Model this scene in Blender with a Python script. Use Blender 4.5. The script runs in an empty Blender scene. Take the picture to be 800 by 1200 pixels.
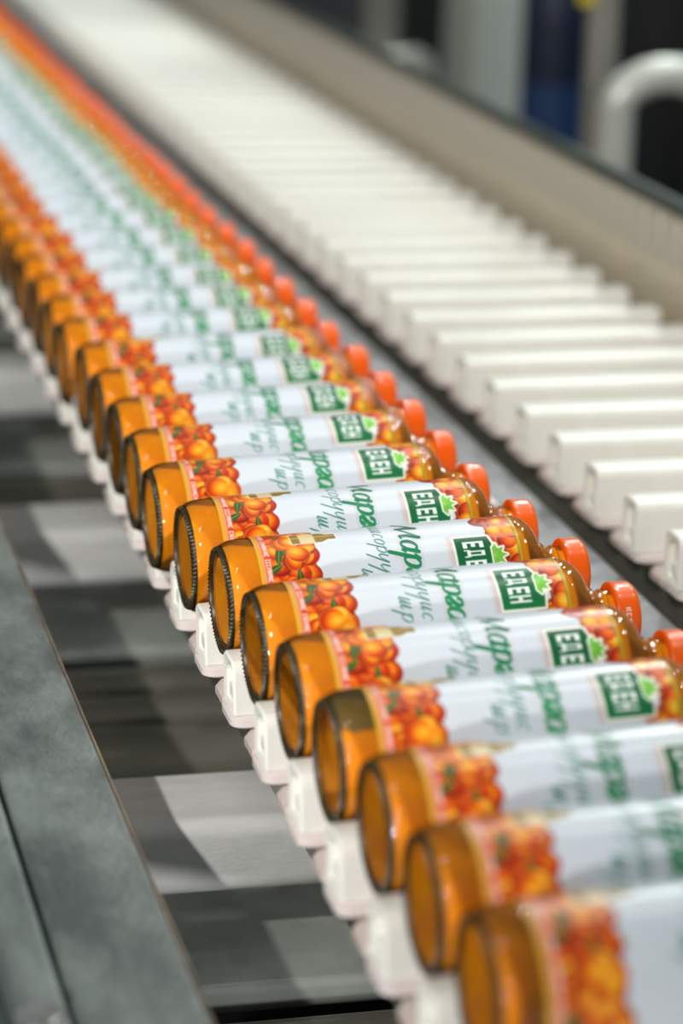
import bpy, math, random
import numpy as np

SC = bpy.context.scene
COL = SC.collection
rnd = random.Random(7)

# ------------------------------------------------------------------ camera
FPX, V1 = 3200.0, np.array([-815.0, -978.0])
_s = -0.042
_x2 = FPX * FPX / (-(V1[0] + V1[1] * _s))
_n = lambda v: v / np.linalg.norm(v)
_xd = _n(np.array([_x2, _s * _x2, FPX]))
_yd = _n(np.array([V1[0], V1[1], FPX]))
_zd = np.cross(_xd, _yd)
RC = np.stack([_xd, _yd, _zd], 1)                 # camera (right, down, forward) = RC @ world
ZF = FPX * 0.071 / 142
OC = np.array([(262 - 400) / FPX, (700 - 600) / FPX, 1.0]) * ZF
CAM = -RC.T @ OC
cam_d = bpy.data.cameras.new('camera')
cam_d.sensor_fit = 'AUTO'
cam_d.sensor_width = 36.0
cam_d.lens = FPX / 1200 * 36.0
cam_d.clip_end = 60
cam_d.dof.use_dof = True
cam_d.dof.focus_distance = 1.615
cam_d.dof.aperture_fstop = 4.0
cam = bpy.data.objects.new('camera', cam_d)
COL.objects.link(cam)
_m = np.eye(4)
_m[:3, 0] = RC.T @ np.array([1, 0, 0])
_m[:3, 1] = RC.T @ np.array([0, -1, 0])
_m[:3, 2] = RC.T @ np.array([0, 0, -1])
_m[:3, 3] = CAM
import mathutils
cam.matrix_world = mathutils.Matrix(_m.tolist())
SC.camera = cam

# ------------------------------------------------------------------ light
SC.view_settings.view_transform = 'Standard'
SC.view_settings.look = 'None'
SC.view_settings.gamma = 1.0
SC.view_settings.use_curve_mapping = False
SC.view_settings.exposure = 0.13

w = bpy.data.worlds.new('hall_light')
SC.world = w
w.use_nodes = True
bg = w.node_tree.nodes['Background']
bg.inputs[0].default_value = (0.93, 1.0, 0.97, 1)
bg.inputs[1].default_value = 0.19


def look_rot(d):
    return mathutils.Vector(d).to_track_quat('-Z', 'Y').to_euler()


# strong spotlight of the line, high on the left, pooled on the middle of the row
SPOT_AIM, SPOT_DIR = np.array([0.12, 1.10, 0.0]), np.array([0.42, 0.75, -0.51])
spot_d = bpy.data.lights.new('line_spotlight', 'SPOT')
spot_d.energy = 430
spot_d.spot_size = math.radians(30.5)
spot_d.spot_blend = 0.65
spot_d.shadow_soft_size = 0.045
spot_d.color = (1.0, 0.97, 0.92)
spot = bpy.data.objects.new('line_spotlight', spot_d)
COL.objects.link(spot)
spot.location = tuple(SPOT_AIM - 5.0 * SPOT_DIR / np.linalg.norm(SPOT_DIR))
spot.rotation_euler = look_rot(SPOT_DIR)


def area(name, loc, target, size, energy, col=(1, 1, 1), sy=None):
    d = bpy.data.lights.new(name, 'AREA')
    d.energy = energy
    d.color = col
    d.shape = 'RECTANGLE'
    d.size = size
    d.size_y = sy or size
    o = bpy.data.objects.new(name, d)
    COL.objects.link(o)
    o.location = loc
    o.rotation_euler = look_rot(np.array(target, float) - np.array(loc, float))
    return o


# unseen ceiling lamps of the hall; the two strongest added to brighten far bars and machines
for lx, ly, lz, le in ((1.5, 0.0, 2.2, 8), (1.5, 1.2, 2.2, 8), (1.6, 2.4, 2.3, 10), (1.7, 3.6, 2.4, 30), (2.3, 2.2, 2.7, 22), (0.9, 0.6, 2.6, 5), (1.0, 2.2, 2.6, 6)):
    area('hall_and_fill_lamp', (lx, ly, lz), (0.25, ly * 0.9, 0), 0.16, le, (0.92, 1, 0.97), 0.16)
area('hall_and_fill_lamp', (-0.9, -0.5, 2.4), (-0.2, 0.1, 0), 0.12, 3, (0.95, 1, 0.98), 0.6)
for lx, ly, lz, le in ((-1.5, -1.55, 0.2, 84),):
    d = bpy.data.lights.new('work_lamp', 'POINT')
    d.energy = le
    d.shadow_soft_size = 0.035
    o = bpy.data.objects.new('work_lamp', d)
    COL.objects.link(o)
    o.location = (lx, ly, lz)
# small fill spot, added to brighten the near bottle ends
d = bpy.data.lights.new('end_fill_spot', 'SPOT')
d.energy = 15
d.spot_size = math.radians(14)
d.spot_blend = 0.9
d.shadow_soft_size = 0.02
d.color = (1.0, 0.97, 0.92)
o = bpy.data.objects.new('end_fill_spot', d)
COL.objects.link(o)
o.location = (-0.95, -1.45, 0.75)
o.rotation_euler = look_rot(np.array((-0.05, -0.44, 0.0)) - np.array((-0.95, -1.45, 0.75)))


# ------------------------------------------------------------------ materials
def lin(c):
    return tuple((x / 12.92 if x <= 0.04045 else ((x + 0.055) / 1.055) ** 2.4) for x in [v / 255 for v in c])


def mat(name, c, rough=0.5, metal=0.0, coat=0.0, noise=None, spec=0.5, bump=None, stretch=None, aniso=0.0):
    """noise = (scale, other colour, contrast low, contrast high)"""
    m = bpy.data.materials.new(name)
    m.use_nodes = True
    nt = m.node_tree
    b = nt.nodes['Principled BSDF']
    b.inputs['Base Color'].default_value = (*lin(c), 1)
    b.inputs['Roughness'].default_value = rough
    b.inputs['Metallic'].default_value = metal
    b.inputs['Coat Weight'].default_value = coat
    b.inputs['Coat Roughness'].default_value = 0.04
    b.inputs['Specular IOR Level'].default_value = spec
    if noise or bump:
        tc = nt.nodes.new('ShaderNodeTexCoord')
        mp = nt.nodes.new('ShaderNodeMapping')
        nt.links.new(tc.outputs['Object'], mp.inputs['Vector'])
        if stretch:
            mp.inputs['Scale'].default_value = stretch
    if noise:
        nz = nt.nodes.new('ShaderNodeTexNoise')
        nz.inputs['Scale'].default_value = noise[0]
        nz.inputs['Detail'].default_value = 6
        nz.inputs['Roughness'].default_value = 0.62
        rp = nt.nodes.new('ShaderNodeValToRGB')
        rp.color_ramp.elements[0].position = noise[2]
        rp.color_ramp.elements[1].position = noise[3]
        rp.color_ramp.elements[0].color = (*lin(c), 1)
        rp.color_ramp.elements[1].color = (*lin(noise[1]), 1)
        nt.links.new(mp.outputs[0], nz.inputs['Vector'])
        nt.links.new(nz.outputs['Fac'], rp.inputs[0])
        nt.links.new(rp.outputs[0], b.inputs['Base Color'])
    if bump:
        nb = nt.nodes.new('ShaderNodeTexNoise')
        nb.inputs['Scale'].default_value = bump[0]
        nb.inputs['Detail'].default_value = 4
        bp = nt.nodes.new('ShaderNodeBump')
        bp.inputs['Strength'].default_value = bump[1]
        bp.inputs['Distance'].default_value = 0.001
        nt.links.new(mp.outputs[0], nb.inputs['Vector'])
        nt.links.new(nb.outputs['Fac'], bp.inputs['Height'])
        nt.links.new(bp.outputs[0], b.inputs['Normal'])
    return m


M = {}
M['white_plastic'] = mat('white_plastic', (250, 249, 243), 0.38, noise=(9, (236, 234, 222), 0.45, 0.7))
M['foot_plastic'] = mat('foot_plastic', (226, 214, 210), 0.3)
M['link_plastic'] = mat('link_plastic', (196, 176, 166), 0.35, noise=(60, (214, 200, 192), 0.4, 0.65))
M['dark_slot'] = mat('dark_slot', (120, 116, 108), 0.6)
M['rail_steel'] = mat('rail_steel', (74, 82, 81), 0.5, 0.2, noise=(17, (124, 131, 127), 0.34, 0.66), bump=(160, 0.5), stretch=(1.6, 0.7, 1))
M['edge_rust'] = mat('edge_rust', (112, 98, 84), 0.6, 0.2, noise=(30, (150, 132, 108), 0.4, 0.7))
M['beam_steel'] = mat('beam_steel', (226, 227, 226), 0.36, 0.0, noise=(35, (240, 240, 238), 0.4, 0.65), bump=(420, 0.35), stretch=(0.5, 1.5, 1.5))
M['shelf_steel'] = mat('shelf_steel', (190, 196, 188), 0.25, 0.35, noise=(8, (156, 161, 157), 0.4, 0.65))
M['dark_tube'] = mat('dark_tube', (122, 122, 110), 0.28, 0.5, noise=(25, (136, 134, 122), 0.4, 0.65), stretch=(0.3, 1, 1))
M['pan_steel'] = mat('pan_steel', (150, 151, 154), 0.5, 0.1, noise=(9, (104, 105, 108), 0.4, 0.66))
M['black'] = mat('gap_black', (26, 30, 28), 0.6)  # shade of the gaps below the beams, put into the pan's colour
M['guard'] = mat('guard_panel', (184, 173, 150), 0.42, 0.0, noise=(14, (178, 168, 144), 0.4, 0.65))
M['guard_tile'] = mat('guard_tile', (166, 160, 146), 0.4, 0.1)
M['guard_edge'] = mat('guard_edge', (40, 50, 44), 0.5)
M['bolt'] = mat('bolt_zinc', (205, 205, 205), 0.22, 0.9)
M['floor'] = mat('floor_paint', (58, 60, 62), 0.5, noise=(3, (70, 72, 74), 0.4, 0.65))
M['wall'] = mat('wall_paint', (66, 70, 74), 0.8)
M['cabinet'] = mat('cabinet_dark', (30, 32, 35), 0.5)
M['cabinet_door'] = mat('cabinet_door', (38, 40, 42), 0.45)
M['post'] = mat('post_steel', (140, 138, 132), 0.4, 0.4)
M['tube'] = mat('tube_steel', (196, 197, 190), 0.35, 0.2)
M['column'] = mat('column_paint', (182, 191, 184), 0.6)
M['blue'] = mat('blue_plastic', (26, 58, 104), 0.5)
M['navy'] = mat('navy_plastic', (14, 28, 56), 0.5)
M['yellow'] = mat('yellow_paint', (190, 170, 30), 0.5)
M['cap'] = mat('cap_lacquer', (255, 100, 2), 0.3, coat=0.25, spec=0.3)
M['cap_print'] = mat('cap_print', (252, 236, 220), 0.4)
M['juice'] = mat('juice', (250, 160, 6), 0.5, noise=(26, (238, 140, 2), 0.4, 0.65), spec=0.1)
M['juice_base'] = mat('juice_base', (134, 50, 0), 0.5, noise=(22, (110, 38, 0), 0.4, 0.65), spec=0.1)
M['film'] = mat('juice_film', (140, 108, 44), 0.4, noise=(30, (118, 90, 36), 0.4, 0.65))


def glass_mat(name, tint, gl=1.0):
    m = bpy.data.materials.new(name)
    m.use_nodes = True
    nt = m.node_tree
    nt.nodes.remove(nt.nodes['Principled BSDF'])
    out = nt.nodes['Material Output']
    tr = nt.nodes.new('ShaderNodeBsdfTransparent')
    tr.inputs[0].default_value = (*tint, 1)
    gs = nt.nodes.new('ShaderNodeBsdfGlossy')
    gs.inputs['Roughness'].default_value = 0.025
    fr = nt.nodes.new('ShaderNodeFresnel')
    fr.inputs['IOR'].default_value = 1.5
    mx = nt.nodes.new('ShaderNodeMixShader')
    nt.links.new(fr.outputs[0], mx.inputs[0])
    nt.links.new(tr.outputs[0], mx.inputs[1])
    nt.links.new(gs.outputs[0], mx.inputs[2])
    nt.links.new(mx.outputs[0], out.inputs[0])
    return m


M['glass'] = glass_mat('clear_glass', (0.97, 0.99, 0.95))
M['ring_glass'] = mat('ring_glass', (46, 36, 12), 0.32, coat=0.0, noise=(130, (96, 92, 54), 0.52, 0.70), spec=0.3)

lm = bpy.data.materials.new('label_print')
lm.use_nodes = True
_b = lm.node_tree.nodes['Principled BSDF']
_a = lm.node_tree.nodes.new('ShaderNodeAttribute')
_a.attribute_name = 'art'
lm.node_tree.links.new(_a.outputs['Color'], _b.inputs['Base Color'])
_b.inputs['Roughness'].default_value = 0.28
_b.inputs['Specular IOR Level'].default_value = 0.45
M['label'] = lm


# ------------------------------------------------------------------ mesh helpers
class MB:
    def __init__(self):
        self.v, self.f, self.m = [], [], []

    def add(self, vs, fs, mi=0):
        k = len(self.v)
        self.v += [tuple(map(float, p)) for p in vs]
        self.f += [tuple(i + k for i in q) for q in fs]
        self.m += [mi] * len(fs)

    def box(self, x0, x1, y0, y1, z0, z1, mi=0):
        vs = [(x, y, z) for x in (x0, x1) for y in (y0, y1) for z in (z0, z1)]
        self.add(vs, [(0, 1, 3, 2), (4, 6, 7, 5), (0, 4, 5, 1), (2, 3, 7, 6), (0, 2, 6, 4), (1, 5, 7, 3)], mi)

    def loft(self, rings, closed=True, cap0=True, cap1=True, mi=0):
        k = len(rings[0])
        vs = [p for r in rings for p in r]
        fs = []
        for i in range(len(rings) - 1):
            for j in range(k if closed else k - 1):
                a, b = i * k + j, i * k + (j + 1) % k
                fs.append((a, b, b + k, a + k))
        if cap0:
            fs.append(tuple(range(k))[::-1])
        if cap1:
            fs.append(tuple((len(rings) - 1) * k + j for j in range(k)))
        self.add(vs, fs, mi)

    def tube(self, pts, r, seg=16, mi=0):
        pts = [mathutils.Vector(p) for p in pts]
        rings = []
        t0 = (pts[1] - pts[0]).normalized()
        up = mathutils.Vector((0, 0, 1)) if abs(t0.z) < 0.9 else mathutils.Vector((0, 1, 0))
        a = t0.cross(up).normalized()
        for i, p in enumerate(pts):
            t = (pts[min(i + 1, len(pts) - 1)] - pts[max(i - 1, 0)]).normalized()
            a = (a - t * a.dot(t)).normalized()
            b = t.cross(a)
            rings.append([p + (a * math.cos(q) + b * math.sin(q)) * r for q in [2 * math.pi * j / seg for j in range(seg)]])
        self.loft(rings, mi=mi)

    def mesh(self, name, mats, smooth=True):
        me = bpy.data.meshes.new(name)
        me.from_pydata(self.v, [], self.f)
        for m in (mats if isinstance(mats, (list, tuple)) else [mats]):
            me.materials.append(m)
        me.polygons.foreach_set('material_index', self.m)
        me.update()
        import bmesh
        bm = bmesh.new()
        bm.from_mesh(me)
        bmesh.ops.recalc_face_normals(bm, faces=bm.faces)
        bm.to_mesh(me)
        bm.free()
        if smooth:
            me.polygons.foreach_set('use_smooth', [True] * len(me.polygons))
            me.set_sharp_from_angle(angle=math.radians(38))
        return me


def obj(name, me, parent=None, loc=None):
    o = bpy.data.objects.new(name, me)
    COL.objects.link(o)
    if parent:
        o.parent = parent
    if loc is not None:
        o.location = loc
    return o


def tag(o, label=None, cat=None, group=None, kind=None):
    for k, v in (('label', label), ('category', cat), ('group', group), ('kind', kind)):
        if v:
            o[k] = v
    return o


def empty(name, loc, label, cat, group=None):
    o = bpy.data.objects.new(name, None)
    o.empty_display_size = 0.05
    COL.objects.link(o)
    o.location = loc
    return tag(o, label, cat, group)


def rrect(w, h, r, seg=6, rb=None):
    """rounded rectangle outline centred on 0; rb = radius of the bottom corners"""
    rb = r if rb is None else rb
    pts = []
    for cx, cy, a0, rr in ((w / 2, h / 2, 0, r), (-w / 2, h / 2, 90, r), (-w / 2, -h / 2, 180, rb), (w / 2, -h / 2, 270, rb)):
        sx, sy = (1 if cx > 0 else -1), (1 if cy > 0 else -1)
        for i in range(seg + 1):
            a = math.radians(a0 + 90 * i / seg)
            pts.append((cx - sx * rr + rr * math.cos(a), cy - sy * rr + rr * math.sin(a)))
    return pts


def bar_x(mb, x0, x1, cy, cz, w_, h_, r, rb=None, bev=0.0012, seg=6, mi=0):
    """rounded bar along X with eased ends"""
    rings = []
    for x, e in ((x0, bev), (x0 + bev, 0), (x1 - bev, 0), (x1, bev)):
        rings.append([(x, cy + a, cz + b) for a, b in rrect(w_ - 2 * e, h_ - 2 * e, max(r - e, 1e-4), seg, None if rb is None else max(rb - e, 1e-4))])
    mb.loft(rings, mi=mi)


def bar_y(mb, y0, y1, cx, cz, w_, h_, r, rb=None, bev=0.0012, seg=6, mi=0):
    rings = []
    for y, e in ((y0, bev), (y0 + bev, 0), (y1 - bev, 0), (y1, bev)):
        rings.append([(cx + a, y, cz + b) for a, b in rrect(w_ - 2 * e, h_ - 2 * e, max(r - e, 1e-4), seg, None if rb is None else max(rb - e, 1e-4))])
    mb.loft(rings, mi=mi)


def bar_z(mb, z0, z1, cx, cy, w_, h_, r, bev=0.002, seg=6, mi=0):
    rings = []
    for z, e in ((z0, bev), (z0 + bev, 0), (z1 - bev, 0), (z1, bev)):
        rings.append([(cx + a, cy + b, z) for a, b in rrect(w_ - 2 * e, h_ - 2 * e, max(r - e, 1e-4), seg)])
    mb.loft(rings, mi=mi)


def lathe(mb, prof, seg=72, mi=0):
    """profile (x, r) turned about X"""
    rings = [[(x, -r * math.cos(2 * math.pi * j / seg), r * math.sin(2 * math.pi * j / seg)) for j in range(seg)] for x, r in prof]
    mb.loft(rings, cap0=prof[0][1] > 1e-6, cap1=prof[-1][1] > 1e-6, mi=mi)


PITCH = 0.0853
FLOOR = -0.95

# ------------------------------------------------------------------ setting
mb = MB()
mb.box(-3, 6, -3, 9, FLOOR - 0.05, FLOOR)
tag(obj('floor', mb.mesh('floor', M['floor'], False)), kind='structure')
mb = MB()
mb.box(-3, 6, 9, 9.1, FLOOR, 3.2)
tag(obj('wall_back', mb.mesh('wall_back', M['wall'], False)), kind='structure')

# ------------------------------------------------------------------ conveyor frame
Y0, Y1 = -1.0, 5.2
frame = empty('conveyor_frame', (0, 0, FLOOR), 'grey steel conveyor frame with wide dark side rail and cross beams under the bottles', 'frame')


def fpart(name, mb, m, parent=frame, smooth=True):
    o = obj(name, mb.mesh(name, m, smooth), parent)
    o.location = (0, 0, -FLOOR) if parent is frame else (0, 0, 0)
    return o


mb = MB()
bar_y(mb, Y0, Y1, -0.1095, -0.105, 0.059, 0.06, 0.0035)
side = fpart('side_rail', mb, M['rail_steel'])
mb = MB()
bar_y(mb, Y0, Y1, -0.0798, -0.0772, 0.0016, 0.0036, 0.0006)
tag(fpart('worn_edge', mb, M['edge_rust'], side), 'brownish worn inner edge of the rail')
mb = MB()
bar_y(mb, Y0, Y1, -0.1512, -0.110, 0.0225, 0.06, 0.006)
fpart('angle_bar', mb, M['rail_steel'])
mb = MB()
mb.box(-0.30, -0.163, Y0, Y1, -0.118, -0.112)
fpart('base_plate', mb, M['rail_steel'])


def bolt(x, y, z):
    mb = MB()
    rings = []
    for zz, r in ((z, 0.0075), (z + 0.004, 0.0075), (z + 0.0052, 0.0066)):
        rings.append([(x + r * math.cos(k * math.pi / 3), y + r * math.sin(k * math.pi / 3), zz) for k in range(6)])
    mb.loft(rings)
    b = fpart('bolt', mb, M['bolt'])
    mb = MB()
    mb.loft([[(x + r * math.cos(k * math.pi / 12), y + r * math.sin(k * math.pi / 12), zz) for k in range(24)] for zz, r in ((z - 0.0012, 0.0115), (z, 0.0115))])
    fpart('washer', mb, M['bolt'], b)


for yy in (-0.35, 0.29, 0.93):
    bolt(-0.155, yy, -0.0795)

for k, yr in enumerate((-0.58, 0.04, 0.66, 1.22, 1.84, 2.46, 3.08)):
    mb = MB()
    bar_x(mb, -0.081, 0.70, yr + 0.045, -0.185, 0.09, 0.05, 0.012, seg=8)
    fpart('cross_beam', mb, M['beam_steel'])
    mb = MB()
    bar_x(mb, -0.09, 0.70, yr + 0.105, -0.262, 0.29, 0.02, 0.006)
    fpart('shelf_plate', mb, M['shelf_steel'])
    for q, dy in enumerate((-0.105, -0.17, -0.235)):
        mb = MB()
        mb.tube([(-0.09, yr + dy, -0.272), (0.70, yr + dy, -0.272)], 0.026, 24)
        fpart('cross_tube', mb, M['dark_tube'])
mb = MB()
mb.box(-0.32, 0.72, Y0, Y1, -0.335, -0.325)
fpart('under_pan', mb, M['black'])
mb = MB()
bar_y(mb, Y0, Y1, 0.62, -0.158, 0.06, 0.006, 0.001)
fpart('outer_rail', mb, M['rail_steel'])
mb = MB()
bar_y(mb, Y0, Y1, 0.286, -0.088, 0.085, 0.03, 0.004)
fpart('middle_channel', mb, M['pan_steel'])
for lx, ly in ((-0.11, -0.8), (-0.11, 1.6), (-0.11, 4.2), (0.64, -0.8), (0.64, 1.6), (0.64, 4.2)):
    mb = MB()
    bar_z(mb, FLOOR, -0.33, lx, ly, 0.06, 0.06, 0.006)
    fpart('leg', mb, M['rail_steel'])

# ------------------------------------------------------------------ carrier bars of the two conveyors
BW = 0.030


def bar_mesh(length, BT, BB):
    mb = MB()
    h = BT - BB
    cz = (BT + BB) / 2
    out = lambda e: [(a, cz + b) for a, b in rrect(BW - 2 * e, h - 2 * e, max(0.0075 - e, 0.002), 6, max(0.002 - e, 0.0006))]
    inn = [(a, cz - 0.0005 + b) for a, b in rrect(BW - 0.011, h - 0.010, 0.008, 6, 0.002)]
    rings = [[(0.0045, a, b) for a, b in inn], [(0.0010, a, b) for a, b in inn]]
    rings += [[(x, a, b) for a, b in out(e)] for x, e in ((0, 0.0012), (0.0012, 0), (length - 0.0012, 0), (length, 0.0012))]
    mb.loft(rings)
    # stop block inside the open end
    bar_x(mb, 0.0012, 0.006, -0.002, BB + 0.012, 0.011, 0.009, 0.002, bev=0.0006, seg=3)
    return mb.mesh('carrier_bar', M['white_plastic'])


def foot_mesh(length, BB, ins):
    mb = MB()
    rings = []
    for z, e in ((BB - 0.0065, 0.0012), (BB - 0.0053, 0), (BB - 0.0012, 0), (BB - 0.0001, 0.0012)):
        rings.append([(length / 2 + a, b, z) for a, b in rrect(length + 0.004 - 2 * ins - 2 * e, 0.037 - 2 * e, 0.008, 5)])
    mb.loft(rings)
    return mb.mesh('foot_plate', M['foot_plastic'])


def link_mesh(length, BB, ins):
    mb = MB()
    rings = []
    for x, e in ((0.0045, 0.004), (0.0075, 0.001), (0.009, 0), (length - 0.014, 0), (length - 0.008, 0.004)):
        rings.append([(x + 2 * ins, PITCH / 2 + 0.012 + a, BB - 0.0125 + b) for a, b in rrect(0.030 - 2 * e, 0.0125 - 2 * e, 0.005 - e, 4)])
    mb.loft(rings)
    return mb.mesh('chain_link', M['link_plastic'])


def conveyor(root, x0, length, n0, n1, yoff, bt, bb, ins):
    bm_, fm, lk = bar_mesh(length, bt, bb), foot_mesh(length, bb, ins), link_mesh(length, bb, ins)
    for n in range(n0, n1):
        b = obj('carrier_bar', bm_, root, (x0, n * PITCH + yoff, 0))
        obj('foot_plate', fm, b)
        obj('chain_link', lk, b)
    mb = MB()
    for xx in (0.05, length - 0.05):
        bar_y(mb, Y0, Y1, x0 + xx, -0.109, 0.03, 0.04, 0.003)
    obj('chain_track', mb.mesh('chain_track', M['dark_tube']), root)


TILT = math.radians(2.4)
conv_a = empty('bottle_conveyor', (0, 0, 0), 'white plastic bar conveyor carrying the long row of juice bottles', 'conveyor')
conv_a.rotation_euler = (0, -TILT, 0)
conveyor(conv_a, -0.0075, 0.236, -9, 52, -PITCH / 2 - 0.004, -0.0188, -0.0515, 0.0)
conv_b = empty('empty_conveyor', (0, 0, 0), 'empty cream white bar conveyor running beside the tan guard', 'conveyor')
conveyor(conv_b, 0.338, 0.236, -10, 56, -0.0165, -0.0225, -0.0600, 0.003)

# ------------------------------------------------------------------ guard
guard = empty('side_guard', (0.58, 0, -0.06), 'long tan metal side guard with dark rubber top edge behind the empty conveyor', 'guard')


def gpart(name, me, parent=guard, loc=(0, 0, 0)):
    o = obj(name, me, parent)
    o.location = (loc[0] - 0.58, loc[1], loc[2] + 0.06) if parent is guard else loc
    return o


mb = MB()
bar_y(mb, -0.9, 6.0, 0.5905, -0.020, 0.006, 0.17, 0.001)
gpart('guard_plate', mb.mesh('guard_plate', M['guard']))
mb = MB()
rings = []
for xx, e in ((-0.0015, 0.0015), (0, 0.0005), (0.0015, 0)):
    rings.append([(xx, a, b) for a, b in rrect(0.0392 - 2 * e, 0.044 - 2 * e, 0.002, 2)])
mb.loft(rings)
tile = mb.mesh('guard_tile', M['guard_tile'])
for k in range(138):
    gpart('guard_tile', tile, guard, (0.5862, -0.86 + k * 0.0437, 0.038))
mb = MB()
bar_y(mb, -0.9, 6.0, 0.592, 0.0685, 0.016, 0.014, 0.005)
gpart('edge_strip', mb.mesh('edge_strip', M['guard_edge']))
for yy in (-0.6, 0.5, 2.2, 3.9, 5.6):
    mb = MB()
    bar_z(mb, -0.1545, -0.03, 0.606, yy, 0.024, 0.04, 0.003)
    gpart('bracket', mb.mesh('bracket', M['post']))

# ------------------------------------------------------------------ label artwork (printed picture, one colour per mesh point)
R = 0.0355
LU0, LLEN = 0.0195, 0.1570
NU, NV = 394, 560
uu = np.linspace(0, LLEN, NU)
vv = (np.arange(NV) / NV - 0.5) * 2 * math.pi * R
U, V = np.meshgrid(uu, vv, indexing='ij')
X = U + LU0                                           # distance from the heel
art = np.empty((NU, NV, 3), np.float32)
art[:] = np.array((217, 223, 231)) / 255.0
SOFT = 0.0003
CIRC = 2 * math.pi * R


def wrapv(dv):
    return (dv + CIRC / 2) % CIRC - CIRC / 2


def put(alpha, c, sl=None):
    c = np.asarray(c, np.float32) / 255.0
    t = art if sl is None else art[sl]
    t[:] = t * (1 - alpha[..., None]) + c * alpha[..., None]


def cov(d):
    return np.clip(0.5 - d / (2 * SOFT), 0, 1)


def polydist(P, xs, vs):
    """signed distance to a polygon of (x, v)"""
    P = np.array(P)
    d = np.full(xs.shape, 1e9)
    ins = np.zeros(xs.shape, bool)
    k = len(P)
    for i in range(k):
        a, b = P[i], P[(i + 1) % k]
        e = b - a
        t = np.clip(((xs - a[0]) * e[0] + (vs - a[1]) * e[1]) / (e @ e + 1e-18), 0, 1)
        d = np.minimum(d, np.hypot(xs - a[0] - t * e[0], vs - a[1] - t * e[1]))
        c1 = (a[1] > vs) != (b[1] > vs)
        ins ^= c1 & (xs < (b[0] - a[0]) * (vs - a[1]) / (b[1] - a[1] + 1e-18) + a[0])
    return np.where(ins, -d, d)


def strokedist(P, xs, vs, w0):
    """distance to a polyline of (x, v, width factor)"""
    d = np.full(xs.shape, 1e9)
    for a, b in zip(P[:-1], P[1:]):
        a, b = np.array(a, float), np.array(b, float)
        e = b[:2] - a[:2]
        t = np.clip(((xs - a[0]) * e[0] + (vs - a[1]) * e[1]) / (e @ e + 1e-18), 0, 1)
        wd = w0 * (a[2] + t * (b[2] - a[2])) / 2
        d = np.minimum(d, np.hypot(xs - a[0] - t * e[0], vs - a[1] - t * e[1]) - wd)
    return d


def win(x0, x1, v0, v1):
    i0, i1 = np.searchsorted(uu + LU0, [x0, x1])
    j0, j1 = np.searchsorted(vv, [v0, v1])
    return (slice(i0, i1), slice(j0, j1))


ar = np.random.RandomState(11)


def fruit(cx, cv, a, b, ang, tone, big=False):
    c, s = math.cos(ang), math.sin(ang)
    m = max(a, b) * 1.25
    i0, i1 = np.searchsorted(uu + LU0, [cx - m, cx + m])
    xs = X[i0:i1] - cx
    vs = wrapv(V[i0:i1] - cv)
    keep = (np.abs(vs) < m).any(0)
    js = np.nonzero(keep)[0]
    if len(js) == 0 or i1 <= i0:
        return
    xs, vs = xs[:, js], vs[:, js]
    p, q = (xs * c + vs * s) / a, (-xs * s + vs * c) / b
    r = np.hypot(p, q)
    al = np.clip((1 - r) * min(a, b) / (2 * SOFT) + 0.5, 0, 1)
    base = {0: (246, 132, 8), 1: (250, 160, 16), 2: (222, 74, 10), 3: (236, 98, 18)}[tone]
    hi = {0: (255, 196, 54), 1: (255, 218, 84), 2: (246, 134, 34), 3: (255, 158, 56)}[tone]
    lo = {0: (186, 40, 4), 1: (208, 70, 6), 2: (136, 18, 4), 3: (186, 24, 10)}[tone]
    k = np.clip(np.hypot(p + 0.3, q + 0.25), 0, 1.4)
    t1 = np.clip(1 - k / 0.75, 0, 1)[..., None]
    t2 = (np.clip((k - 0.6) / 0.62, 0, 1) ** 1.1)[..., None]
    colr = np.array(base) * (1 - t1) + np.array(hi) * t1
    colr = colr * (1 - t2) + np.array(lo) * t2
    crease = np.exp(-((q - 0.35 * (1 - p * p) + 0.1) / 0.07) ** 2)[..., None] * 0.35 * (tone != 1)
    colr = (colr * (1 - crease) + np.array((186, 70, 8)) * crease) / 255.0
    ix = np.ix_(np.arange(i0, i1), js)
    cur = art[ix]
    rim = np.clip((1.10 - r) * min(a, b) / (2 * SOFT) + 0.5, 0, 1)[..., None] * (0.5 if big else 0.5)
    cur = cur * (1 - rim) + np.array((255, 190, 84) if big else (150, 44, 6)) / 255.0 * rim
    art[ix] = cur * (1 - al[..., None]) + colr * al[..., None]


def leaf(cx, cv, ln, wd, ang, colr, vein=(150, 190, 80)):
    c, s = math.cos(ang), math.sin(ang)
    xs, vs = X - cx, wrapv(V - cv)
    p, q = (xs * c + vs * s) / ln, (-xs * s + vs * c) / wd
    half = np.clip(1 - p * p, 0, 1) ** 0.8
    d = (np.abs(q) - half) * wd
    al = cov(np.where(np.abs(p) < 1, d, 1))
    put(al, colr)
    put(al * np.exp(-(q / 0.14) ** 2) * 0.6, vein)


def edge_noise(v, amp, seed):
    r = np.random.RandomState(seed)
    t = 2 * math.pi * v / CIRC
    return sum(amp / (1 + 0.3 * k) * math.sin(k * t + r.rand() * 6.3) * r.rand() for k in range(3, 15))


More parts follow.
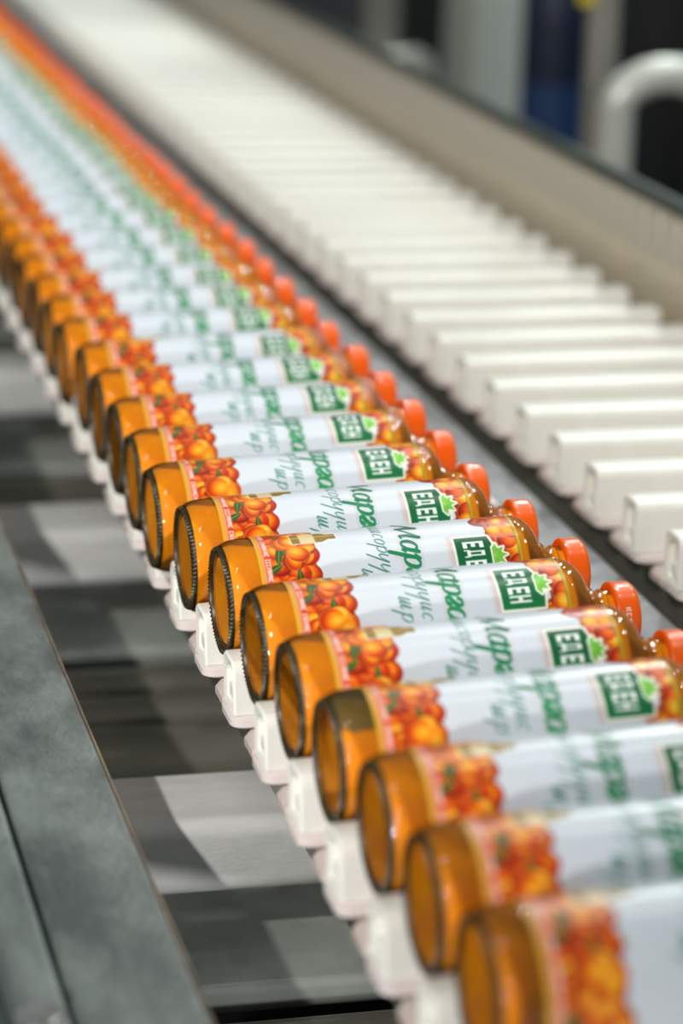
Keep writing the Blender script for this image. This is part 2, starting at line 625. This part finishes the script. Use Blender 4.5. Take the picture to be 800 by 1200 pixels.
def cluster(x0f, x1f, n, seed, size, tones, outline_side):
    r = np.random.RandomState(seed)
    items = []
    for _ in range(n):
        v = r.uniform(-CIRC / 2, CIRC / 2)
        a0, a1 = x0f(v), x1f(v)
        x = r.uniform(a0, a1)
        items.append((x, v, r.uniform(0.8, 1.2) * size, r.uniform(0.72, 0.95), r.uniform(0, 3.1), tones[r.randint(len(tones))]))
    # white halo of the cut-out first, then the berries
    for x, v, sz, asp, an, tn in items:
        i0, i1 = np.searchsorted(uu + LU0, [x - sz * 1.3, x + sz * 1.3])
        xs, vs = X[i0:i1] - x, wrapv(V[i0:i1] - v)
        al = cov(np.hypot(xs, vs) - sz * 1.02 - 0.0006)
        t = art[i0:i1]
        t[:] = t * (1 - al[..., None]) + np.array((150, 40, 8)) / 255.0 * al[..., None]
    for x, v, sz, asp, an, tn in items:
        fruit(x, v, sz, sz * asp, an, tn, outline_side == 2)


e1 = lambda v: 0.0545 + edge_noise(v, 0.0042, 3)
e2 = lambda v: 0.1635 + edge_noise(v, 0.0030, 5) - 0.012 * math.exp(-((v + 0.030) / 0.014) ** 2) - 0.006 * math.exp(-((v - 0.022) / 0.008) ** 2)
cluster(lambda v: 0.026, lambda v: e1(v) - 0.004, 330, 21, 0.0060, (0, 1, 2, 2, 3, 0), 1)
for _ in range(26):
    v = ar.uniform(-CIRC / 2, CIRC / 2)
    leaf(ar.uniform(0.027, 0.044), v, ar.uniform(0.006, 0.009), ar.uniform(0.0016, 0.0024), ar.uniform(0, 3.1), (52, 84, 30))
cluster(lambda v: 0.032, lambda v: e1(v) - 0.005, 50, 22, 0.0068, (0, 1, 1, 0), 2)
cluster(lambda v: e2(v) + 0.004, lambda v: 0.178, 260, 23, 0.0052, (0, 0, 1, 2, 2), -1)
for _ in range(12):
    leaf(ar.uniform(0.166, 0.175), ar.uniform(-CIRC / 2, CIRC / 2), 0.006, 0.0024, ar.uniform(0, 3.1), (66, 110, 36))
cluster(lambda v: e2(v) + 0.006, lambda v: 0.176, 64, 24, 0.0062, (0, 1, 1, 2), 2)
put(cov(-(X - 0.1742)) * cov(X - 0.1750), (120, 138, 40))
put(cov(-(X - 0.1750)), (206, 158, 40))

# printed little jar near the heel band
for dv0 in (-0.0275,):
    def prof(x):
        return np.where(x < 0.060, 0.0058, np.where(x < 0.064, 0.0058 - (x - 0.060) / 0.004 * 0.0026, 0.0032))
    d = np.maximum(np.abs(wrapv(V - dv0)) - prof(X), np.maximum(0.042 - X, X - 0.0685))
    put(cov(d - 0.0006), (250, 246, 236))
    put(cov(d), (150, 112, 30))
    put(cov(np.maximum(d, np.maximum(0.047 - X, X - 0.056))), (226, 206, 160))
    put(cov(np.maximum(d, 0.0655 - X)), (120, 104, 62))
    put(cov(d) * np.exp(-((wrapv(V - dv0) + 0.001) / 0.0012) ** 2) * 0.5, (232, 206, 120))

# heel end: yellow line, then red strip with a ring of small white lettering
put(cov(X - 0.0268), (214, 70, 34))
put(cov(X - 0.0232), (228, 150, 96))
put(cov(X - 0.0214), (222, 168, 44))
for k in range(120):
    v0 = -CIRC / 2 + CIRC * (k + 0.5) / 120
    if k % 9 == 8:
        continue
    kind = ar.randint(4)
    sl = win(0.0225, 0.0275, v0 - 0.0012, v0 + 0.0012)
    xs, vs = X[sl], V[sl]
    P = [[(0.0240, v0 - 0.0005, 1), (0.0262, v0 - 0.0004, 1)], [(0.0240, v0 + 0.0005, 1), (0.0262, v0 + 0.0006, 1)]]
    if kind == 1:
        P.append([(0.0252, v0 - 0.0004, 1), (0.0251, v0 + 0.0005, 1)])
    if kind == 2:
        P = [P[0], [(0.0240, v0 - 0.0005, 1), (0.0240, v0 + 0.0005, 1)], [(0.0262, v0 - 0.0004, 1), (0.0262, v0 + 0.0006, 1)]]
    if kind == 3:
        P.append([(0.0261, v0 - 0.0004, 1), (0.0241, v0 + 0.0005, 1)])
    for p in P:
        put(cov(strokedist(p, xs, vs, 0.00045)), (255, 250, 244), sl)


# handwriting: letters drawn pen stroke by pen stroke.  s = along the line (v), h = height over the base line (x)
def arc(cs, ch, rs, rh, a0, a1, w=1.0, n=12, thin=0.45):
    """ellipse arc, angle 0 = right, 90 = up; the pen is thick on the sides, thin at top and bottom"""
    out = []
    for i in range(n + 1):
        a = math.radians(a0 + (a1 - a0) * i / n)
        out.append((cs + rs * math.cos(a), ch + rh * math.sin(a), w * (thin + (1 - thin) * abs(math.cos(a)))))
    return out


def glyph(ch):
    """strokes in a box of width 1 (s) and x height 1 (h)"""
    if ch == 'М':
        return [[(0.0, 0.05, .5), (0.10, 0.0, .6), (0.2, 0.5, .7), (0.34, 1.25, .8)], [(0.34, 1.25, 1.1), (0.40, 0.6, 1.1), (0.50, 0.02, .8)],
                [(0.50, 0.02, .6), (0.68, 0.7, .6), (0.86, 1.25, .8)], [(0.86, 1.25, 1.1), (0.84, 0.5, 1.1), (0.90, 0.1, .9), (1.02, 0.1, .5)]]
    if ch == 'а':
        return [arc(0.42, 0.48, 0.36, 0.5, 60, 320), [(0.82, 1.0, 1.05), (0.80, 0.3, 1.05), (0.90, 0.02, .8), (1.05, 0.15, .5)]]
    if ch == 'р':
        return [[(0.0, 0.75, .5), (0.22, 1.0, .8), (0.22, 0.3, 1.1), (0.18, -0.9, 1.0)], arc(0.56, 0.5, 0.36, 0.5, 130, -150)]
    if ch == 'г':
        return [[(0.02, 0.72, .5), *arc(0.40, 0.72, 0.32, 0.27, 160, -20, n=8), (0.40, 0.36, 1.0), *arc(0.46, 0.22, 0.34, 0.22, 180, 350, n=8)]]
    if ch == 'и':
        return [[(0.1, 1.0, 1), (0.08, 0.25, 1), (0.2, 0.0, .7), (0.45, 0.2, .5), (0.60, 0.95, .7)], [(0.62, 1.0, 1), (0.60, 0.2, 1), (0.72, 0.0, .7), (0.95, 0.25, .5)]]
    if ch == 'с':
        return [arc(0.5, 0.5, 0.4, 0.5, 50, 310)]
    if ch == 'о':
        return [arc(0.5, 0.5, 0.38, 0.5, 0, 360, n=16), [(0.75, 0.85, .6), (0.95, 0.75, .5)]]
    if ch == 'у':
        return [[(0.05, 1.0, 1), (0.08, 0.3, 1), (0.25, 0.05, .7), (0.55, 0.3, .5), (0.75, 1.0, .8)], [(0.78, 1.0, 1), (0.72, 0.0, 1), (0.58, -1.2, 1), (0.5, -1.3, .5)]]
    if ch == 'ш':
        return [[(0.05, 1.0, 1), (0.05, 0.1, 1), (0.2, 0.0, .6), (0.36, 1.0, .7)], [(0.36, 1.0, 1), (0.36, 0.1, 1), (0.5, 0.0, .6), (0.66, 1.0, .7)], [(0.68, 1.0, 1), (0.68, 0.1, 1), (0.8, 0.0, .6), (0.95, 0.2, .5)]]
    return []


def write(letters, x_base, xh, pen, slant, colour, outline=None):
    """letters: (character, v start, v width)"""
    strokes = []
    for ch, v0, wv in letters:
        for st in glyph(ch):
            strokes.append([(x_base + h * xh, v0 + s * wv + h * xh * slant, wd) for s, h, wd in st])
    v0, v1 = letters[0][1] - 0.008, letters[-1][1] + letters[-1][2] + 0.010
    sl = win(x_base - 1.7 * xh, x_base + 1.8 * xh, v0, v1)
    xs, vs = X[sl], V[sl]
    d = np.full(xs.shape, 1e9)
    for st in strokes:
        d = np.minimum(d, strokedist(st, xs, vs, pen))
    if outline:
        put(cov(np.abs(d - 0.0013) - 0.00016) * 0.75, outline, sl)
    a = cov(d)
    c0, c1 = colour
    t = np.clip((vs - v0) / (v1 - v0), 0, 1)[..., None]
    cc = (np.array(c0) * (1 - t) + np.array(c1) * t) / 255.0
    art[sl] = art[sl] * (1 - a[..., None]) + cc * a[..., None]


write([('М', -0.0385, 0.0190), ('а', -0.0175, 0.0085), ('р', -0.0080, 0.0090), ('г', 0.0020, 0.0070), ('а', 0.0090, 0.0085)],
      0.1055, 0.0090, 0.0028, 0.32, ((6, 74, 66), (54, 168, 96)), (214, 176, 168))
write([('и', -0.040, 0.0062), ('и', -0.033, 0.0062), ('с', -0.0262, 0.0044), ('о', -0.0212, 0.0052), ('р', -0.0155, 0.0056), ('у', -0.0092, 0.0060), ('у', -0.0024, 0.0060), ('и', 0.0044, 0.0058), ('с', 0.0108, 0.0046)],
      0.0905, 0.0054, 0.00085, 0.42, ((8, 66, 66), (50, 140, 100)))
write([('ш', 0.0000, 0.0085), ('р', 0.0095, 0.0056)], 0.0790, 0.0058, 0.00085, 0.42, ((20, 96, 80), (50, 140, 100)))

# emblem: green plate with a cream border, the four letters, a leaf on its upper edge
PL = [(0.1370, -0.0145), (0.1572, -0.0145), (0.1625, 0.0035), (0.1612, 0.0145), (0.1370, 0.0145)]
sl = win(0.125, 0.176, -0.025, 0.027)
xs, vs = X[sl], V[sl]
d = polydist(PL, xs, vs)
sh = np.clip(1 - np.maximum(polydist([(p - 0.003, q) for p, q in PL], xs, vs), 0) / 0.003, 0, 1) * 0.55
put(sh, (214, 178, 168), sl)
put(cov(d - 0.0014), (250, 246, 232), sl)
tt = np.clip((vs + 0.0145) / 0.029, 0, 1)[..., None]
a = cov(d)[..., None]
art[sl] = art[sl] * (1 - a) + ((np.array((12, 84, 50)) * (1 - tt) + np.array((20, 122, 66)) * tt) / 255.0) * a
letters = {'Е': [((0, 0), (1, .28)), ((0, 0), (.2, 1)), ((.4, 0), (.6, .85)), ((.8, 0), (1, 1))],
           'Д': [((.14, .0), (.32, 1.0)), ((0, -.06), (.2, .12)), ((0, .88), (.2, 1.06)), ((.2, .12), (1, .34)), ((.2, .66), (1, .88)), ((.82, .12), (1, .88))],
           'Н': [((0, 0), (1, .28)), ((0, .72), (1, 1)), ((.4, 0), (.6, 1))]}
for ch, v0 in (('Е', -0.0112), ('Д', -0.0054), ('Е', 0.0012), ('Н', 0.0066)):
    dd = np.full(xs.shape, 1e9)
    for (h0, s0), (h1, s1) in letters[ch]:
        x0, x1 = 0.1415 + h0 * 0.0125, 0.1415 + h1 * 0.0125
        a0, a1 = v0 + s0 * 0.0044, v0 + s1 * 0.0044
        dd = np.minimum(dd, np.maximum(np.abs(xs - (x0 + x1) / 2) - (x1 - x0) / 2, np.abs(vs - (a0 + a1) / 2) - (a1 - a0) / 2))
    put(cov(dd), (250, 252, 248), sl)
LF = []
for k in range(11):
    an = math.radians(-100 + 20 * k)
    r = 0.0078 if k % 2 else 0.0046
    if k in (0, 10):
        r = 0.005
    LF.append((0.1595 + r * math.cos(an), -0.001 + r * math.sin(an)))
d = polydist(LF, xs, vs)
put(cov(d - 0.0011), (250, 248, 236), sl)
put(cov(d), (112, 192, 62), sl)
for k in (1, 3, 5, 7, 9):
    an = math.radians(-100 + 20 * k)
    dd = strokedist([(0.1595, -0.001, 1), (0.1595 + 0.0062 * math.cos(an), -0.001 + 0.0062 * math.sin(an), .4)], xs, vs, 0.0006)
    put(cov(np.maximum(dd, d)) * 0.7, (172, 226, 100), sl)

# mesh of the label, wrapped round the bottle
RL = R + 0.00025
ang = -V / RL * (RL / R)
co = np.stack([X, -RL * np.cos(ang), RL * np.sin(ang)], -1).reshape(-1, 3)
ii, jj = np.meshgrid(np.arange(NU - 1), np.arange(NV), indexing='ij')
j2 = (jj + 1) % NV
quads = np.stack([ii * NV + jj, (ii + 1) * NV + jj, (ii + 1) * NV + j2, ii * NV + j2], -1).reshape(-1, 4)
label_me = bpy.data.meshes.new('label')
label_me.vertices.add(len(co))
label_me.vertices.foreach_set('co', co.ravel().astype(np.float32))
label_me.loops.add(quads.size)
label_me.loops.foreach_set('vertex_index', quads.ravel().astype(np.int32))
label_me.polygons.add(len(quads))
label_me.polygons.foreach_set('loop_start', np.arange(0, quads.size, 4, dtype=np.int32))
label_me.update(calc_edges=True)
label_me.polygons.foreach_set('use_smooth', [True] * len(quads))
at = label_me.color_attributes.new('art', 'FLOAT_COLOR', 'POINT')
srgb = np.clip(art.reshape(-1, 3), 0, 1)
linr = np.where(srgb <= 0.04045, srgb / 12.92, ((srgb + 0.055) / 1.055) ** 2.4)
at.data.foreach_set('color', np.concatenate([linr, np.ones((len(linr), 1))], 1).ravel().astype(np.float32))
label_me.materials.append(M['label'])

# ------------------------------------------------------------------ bottle meshes (axis along X, base at x = 0)
L = 0.2235
heel = [(0.0140 * (1 - math.cos(math.radians(t))) + 0.0006, 0.0300 + 0.0055 * math.sin(math.radians(t))) for t in range(0, 91, 10)]
shoulder = [(0.1775 + 0.0150 * math.sin(math.radians(t)), 0.0175 + 0.0180 * math.cos(math.radians(t)) ** 0.9) for t in range(0, 86, 8)]
neck = [(0.1930, 0.0184), (0.1950, 0.0185), (0.1970, 0.0178), (0.1982, 0.0158), (0.1992, 0.0150), (0.2030, 0.0149), (0.2036, 0.0157), (0.2044, 0.0158), (0.2052, 0.0150), (0.2085, 0.0149)]
outer = heel + [(0.0200, R)] + shoulder + neck
mb = MB()
lathe(mb, [(0.0044, 0.0002), (0.0040, 0.012), (0.0030, 0.021), (0.0020, 0.0286), (0.0012, 0.0296)] + outer + [(0.2180, 0.0149), (0.2180, 0.0002)], 96)
shell_me = mb.mesh('glass_shell', M['glass'])
IN = 0.0007


def juice_mesh(film):
    mb = MB()
    prof = [(0.0052, 0.0002), (0.0047, 0.012), (0.0038, 0.021), (0.0028, 0.0272)]
    lathe(mb, prof + [(0.0024, 0.0292)], 96, mi=1)
    lathe(mb, [(0.0024, 0.0292), (0.0020, 0.0296)] + [(x + (IN if i < 9 else 0), r - IN) for i, (x, r) in enumerate(outer)] + [(0.2165, 0.0135)], 96)
    me = mb.mesh('juice', [M['juice'], M['juice_base'], M['film']])
    if film:
        for p in me.polygons:
            c = p.center
            if c.z > 0.0245 and c.x < 0.021 and p.material_index == 0:
                p.material_index = 2
    return me


juice_me, juice_film_me = juice_mesh(False), juice_mesh(True)

# knurled bearing ring of thick greenish glass
mb = MB()
NT = 76
rings = []
for x, r, tooth in ((0.0020, 0.0290, 0), (0.0004, 0.0294, 0), (-0.0003, 0.0299, 0.2), (0.0000, 0.0305, 1), (0.0008, 0.0311, 1), (0.0016, 0.0317, .8), (0.0022, 0.0321, 0.2), (0.0027, 0.0324, 0)):
    ring = []
    for j in range(NT * 4):
        a_ = 2 * math.pi * j / (NT * 4)
        tw = (0.5 + 0.5 * math.cos(2 * math.pi * j / 4)) * tooth
        rr = r + 0.0004 * tw
        ring.append((x - 0.0010 * tw, -rr * math.cos(a_), rr * math.sin(a_)))
    rings.append(ring)
mb.loft(rings, cap0=False, cap1=False)
ring_me = mb.mesh('base_ring', M['ring_glass'])

# cap: rounded lacquered lug cap, plus printed letters on its skirt
CR = 0.0192
mb = MB()
lathe(mb, [(0.2085, 0.0165), (0.2082, 0.0178), (0.2086, 0.0190), (0.2096, CR + 0.0004), (0.2108, CR + 0.0001), (0.2120, CR - 0.0001), (0.2190, CR - 0.0003)] +
      [(0.2190 + 0.0042 * math.sin(math.radians(t)), CR - 0.0045 + 0.0042 * math.cos(math.radians(t))) for t in range(15, 91, 15)] +
      [(0.2228, 0.0140), (0.2222, 0.0125), (0.2222, 0.0002)], 72)
cap_me = mb.mesh('cap', M['cap'])
mb = MB()
CL = {'К': [((0, 0), (1, .25)), ((.35, .25), (.65, .5)), ((.6, .5), (1, .85)), ((0, .5), (.4, .85))], 'С': [((0, 0), (1, .25)), ((0, .2), (.22, .8)), ((.78, .2), (1, .8))],
      'Н': [((0, 0), (1, .25)), ((0, .6), (1, .85)), ((.4, .2), (.6, .7))]}
for q, ch in enumerate('КССН'):
    for (h0, s0), (h1, s1) in CL[ch]:
        x0, x1 = 0.2130 + h0 * 0.0030, 0.2130 + h1 * 0.0030
        ring = []
        for s in (s0, (s0 + s1) / 2, s1):
            a_ = -(q * 0.0032 + s * 0.0026 - 0.0063) / CR
            ring.append([(x0, -(CR + 2e-4) * math.cos(a_), (CR + 2e-4) * math.sin(a_)), (x1, -(CR + 1e-4) * math.cos(a_), (CR + 1e-4) * math.sin(a_))])
        mb.loft(ring, closed=False, cap0=False, cap1=False)
capt_me = mb.mesh('lettering', M['cap_print'])

ORD = ['front', 'second', 'third', 'fourth', 'fifth', 'sixth', 'seventh', 'eighth', 'ninth', 'tenth', 'eleventh', 'twelfth', 'thirteenth', 'fourteenth', 'fifteenth', 'sixteenth', 'seventeenth', 'eighteenth', 'nineteenth', 'twentieth']
ORD += ['twenty-' + o for o in ['first'] + ORD[1:9]] + ['thirtieth'] + ['thirty-' + o for o in ['first'] + ORD[1:9]] + ['fortieth'] + ['forty-' + o for o in ['first'] + ORD[1:9]]
LOOK = {
    -6: 'nearest and most blurred orange juice bottle, its base lowest at the bottom edge',
    -5: 'blurred juice bottle second from the near end, directly behind the lowest bottle',
    -4: 'third juice bottle from the near end, its green emblem cut by the frame edge',
    -3: 'fourth juice bottle from the near end, greyish film across the top of its heel',
    -2: 'fifth juice bottle from the near end, right behind the one with greyish heel film',
    -1: 'sixth juice bottle from the near end, whole green emblem showing and lettered orange cap',
    0: 'seventh juice bottle from the near end, sharpest of the row, printed jar on label top',
    1: 'eighth juice bottle from the near end, just behind the sharpest one',
    2: 'ninth juice bottle from the near end, second behind the sharpest one',
}
ELEV = {-6: 50, -5: 46, -4: 42, -3: 57, -2: 40, -1: 57, 0: 38, 1: 50, 2: 63, 3: 65, 4: 63, 5: 63}
XOFF = {-6: 0.002, -5: 0.002, -4: 0.002, -3: 0.0, -2: -0.001, -1: -0.002, 0: -0.0035, 1: -0.009, 2: -0.015, 3: -0.013, 4: -0.011, 5: -0.010, 6: -0.009, 7: -0.012}


def make_bottle(n):
    y = n * PITCH - 0.004
    dx = XOFF.get(n, rnd.uniform(-0.013, -0.008))
    if n in LOOK:
        lab, grp = LOOK[n], 'juice bottles lying in a row'
    else:
        lab, grp = ORD[n + 6] + (' juice bottle from the near end of the row, lying on white bars' if n < 14 else ' juice bottle from the near end, small and blurred far up the row'), 'juice bottles lying in a row'
    root = empty('juice_bottle', (dx * math.cos(TILT), y, dx * math.sin(TILT) - 0.0006), lab, 'bottle', grp)
    root.rotation_euler = (0, -TILT, 0)
    g = obj('glass_shell', shell_me, root)
    obj('juice', juice_film_me if n == -3 else juice_me, root)
    ring = obj('base_ring', ring_me, g)
    ring.rotation_euler = (rnd.uniform(0, 6), 0, 0)
    l = obj('label', label_me, root)
    l.rotation_euler = (-math.radians(ELEV.get(n, rnd.uniform(45, 68))), 0, 0)
    c = obj('cap', cap_me, root)
    t = obj('lettering', capt_me, c)
    t.rotation_euler = (-math.radians(12 if n == -1 else rnd.uniform(130, 330)), 0, 0)
    return root


for n in range(-6, 36):
    make_bottle(n)


# ------------------------------------------------------------------ machines behind the guard
def pix(px, py, y):
    d = RC.T @ np.array([(px - 400) / FPX, (py - 600) / FPX, 1.0])
    t = (y - CAM[1]) / d[1]
    return CAM + t * d


def stand(name, label, cat, x0, x1, y0, y1, z1, m, r=0.01):
    o = empty(name, ((x0 + x1) / 2, (y0 + y1) / 2, FLOOR), label, cat)
    mb = MB()
    bar_z(mb, 0, z1 - FLOOR, 0, 0, x1 - x0, y1 - y0, r, bev=0.004)
    obj('body', mb.mesh('body', m), o)
    return o


# tall post
p0, p1 = pix(687, 80, 1.7), pix(719, 80, 1.7)
post = empty('steel_post', ((p0[0] + p1[0]) / 2, 1.7, FLOOR), 'upright grey steel post standing left of the bent pipe', 'post')
mb = MB()
bar_z(mb, 0.01, 1.9, 0, 0, p1[0] - p0[0], 0.03, 0.005)
obj('shaft', mb.mesh('shaft', M['post']), post)
mb = MB()
bar_z(mb, 0, 0.01, 0, 0, 0.12, 0.1, 0.008)
obj('foot', mb.mesh('foot', M['post']), post)

ty = pix(690, 2, 1.68)
mb = MB()
mb.box(ty[0] - 0.012 - post.location[0], ty[0] + 0.010 - post.location[0], -0.019, -0.015, ty[2] - FLOOR - 0.004, ty[2] - FLOOR + 0.03)
tag(obj('plate', mb.mesh('plate', M['yellow'], False), post), 'small yellow plate near its top')

# bent pipe
a0 = pix(722, 130, 1.55)
pr = 0.022
a1 = pix(722, 230, 1.55)
cx, cz = a0[0] + 0.062, a0[2]
pipe = empty('bent_pipe', (a0[0] + 0.062, 1.55, FLOOR), 'light grey bent steel pipe arch at the right edge of the hall', 'pipe')
pts = [(-0.062, 0, 0.0), (-0.062, 0, cz - FLOOR)]
for t in range(10, 181, 10):
    a_ = math.radians(180 - t)
    pts.append((0.062 * math.cos(a_), 0, cz - FLOOR + 0.042 * math.sin(a_)))
pts.append((0.062, 0, 0.0))
mb = MB()
mb.tube(pts, pr, 20)
obj('tube', mb.mesh('tube', M['tube']), pipe)

# dark machine behind the pipe and dark cabinets
c0 = pix(735, 100, 2.3)
mach = stand('machine_cabinet', 'black machine cabinet standing behind the bent pipe', 'cabinet', c0[0], c0[0] + 0.9, 1.85, 2.3, 0.45, M['cabinet'])
mb = MB()
bar_z(mb, 0.1, 1.3, -0.22, -0.227, 0.40, 0.008, 0.002)
obj('door', mb.mesh('door', M['cabinet_door']), mach)
c0, c1 = pix(464, 40, 3.7), pix(548, 40, 3.7)
stand('control_cabinet', 'narrow black control cabinet between the grey post and the pale column', 'cabinet', c0[0], c1[0], 3.7, 4.0, 0.9, M['cabinet'])
c0, c1 = pix(545, 40, 2.9), pix(618, 40, 2.9)
stand('pale_column', 'pale grey blurred column beside the blue drum', 'column', c0[0], c1[0], 2.85, 3.05, 1.1, M['column'], 0.03)
c0, c1 = pix(612, 60, 2.6), pix(690, 60, 2.6)
zb, zt = pix(650, 150, 2.6)[2], pix(650, 95, 2.6)[2]
drum = empty('blue_drum', ((c0[0] + c1[0]) / 2, 2.6, FLOOR), 'dark blue drum with lighter blue side standing left of the post', 'drum')
rr = (c1[0] - c0[0]) / 2
mb = MB()
mb.loft([[(r * math.cos(q * math.pi / 20), r * math.sin(q * math.pi / 20), z) for q in range(40)] for z, r in ((0, rr * .96), (0.01, rr), (0.45, rr), (0.46, rr * 1.03), (0.48, rr * 1.03), (0.49, rr), (zt - FLOOR, rr))])
obj('body', mb.mesh('body', M['blue']), drum)
mb = MB()
mb.loft([[(r * math.cos(q * math.pi / 20), r * math.sin(q * math.pi / 20), z) for q in range(40)] for z, r in ((zt - FLOOR, rr), (1.3, rr), (1.31, rr * .9))])
tag(obj('upper_shell', mb.mesh('upper_shell', M['navy']), drum), 'navy upper shell')
p0, p1 = pix(425, 20, 3.3), pix(464, 20, 3.3)
zb = pix(445, 55, 3.3)[2]
gp = empty('bracket_post', ((p0[0] + p1[0]) / 2, 3.3, FLOOR), 'grey post with a rounded clamp just above the guard edge', 'post')
mb = MB()
bar_z(mb, 0, 1.9, 0, 0, p1[0] - p0[0], 0.04, 0.006)
obj('shaft', mb.mesh('shaft', M['post']), gp)
q0, q1 = pix(430, 55, 3.26), pix(496, 92, 3.26)
mb = MB()
bar_x(mb, q0[0] - gp.location[0], q1[0] - gp.location[0] - 0.01, -0.04, (q0[2] + q1[2]) / 2 - FLOOR + 0.01, 0.03, 0.022, 0.008)
mb.tube([(q1[0] - gp.location[0] - 0.018, -0.075, (q0[2] + q1[2]) / 2 - FLOOR - 0.004), (q1[0] - gp.location[0] - 0.018, -0.02, (q0[2] + q1[2]) / 2 - FLOOR - 0.004)], 0.028, 20)
obj('clamp', mb.mesh('clamp', M['tube']), gp)
c0, c1 = pix(330, 10, 4.2), pix(428, 10, 4.2)
stand('grey_machine', 'grey blue blurred machine housing left of the clamp post', 'machine', c0[0], c1[0], 4.2, 4.6, 0.6, M['wall'])
c0, c1 = pix(615, 60, 4.2), pix(860, 60, 4.2)
stand('tall_backdrop', 'tall black backdrop added far behind the steel post', 'cabinet', c0[0], c1[0] + 0.5, 4.3, 4.9, 1.6, M['cabinet'])  # added so the space behind the post stays dark
c0, c1 = pix(440, 20, 5.2), pix(620, 20, 5.2)
stand('wide_backdrop', 'wide black backdrop added behind the pale column', 'cabinet', c0[0], c1[0], 5.2, 5.7, 1.6, M['cabinet'])  # dark box put in to hide the bright surroundings between the machines
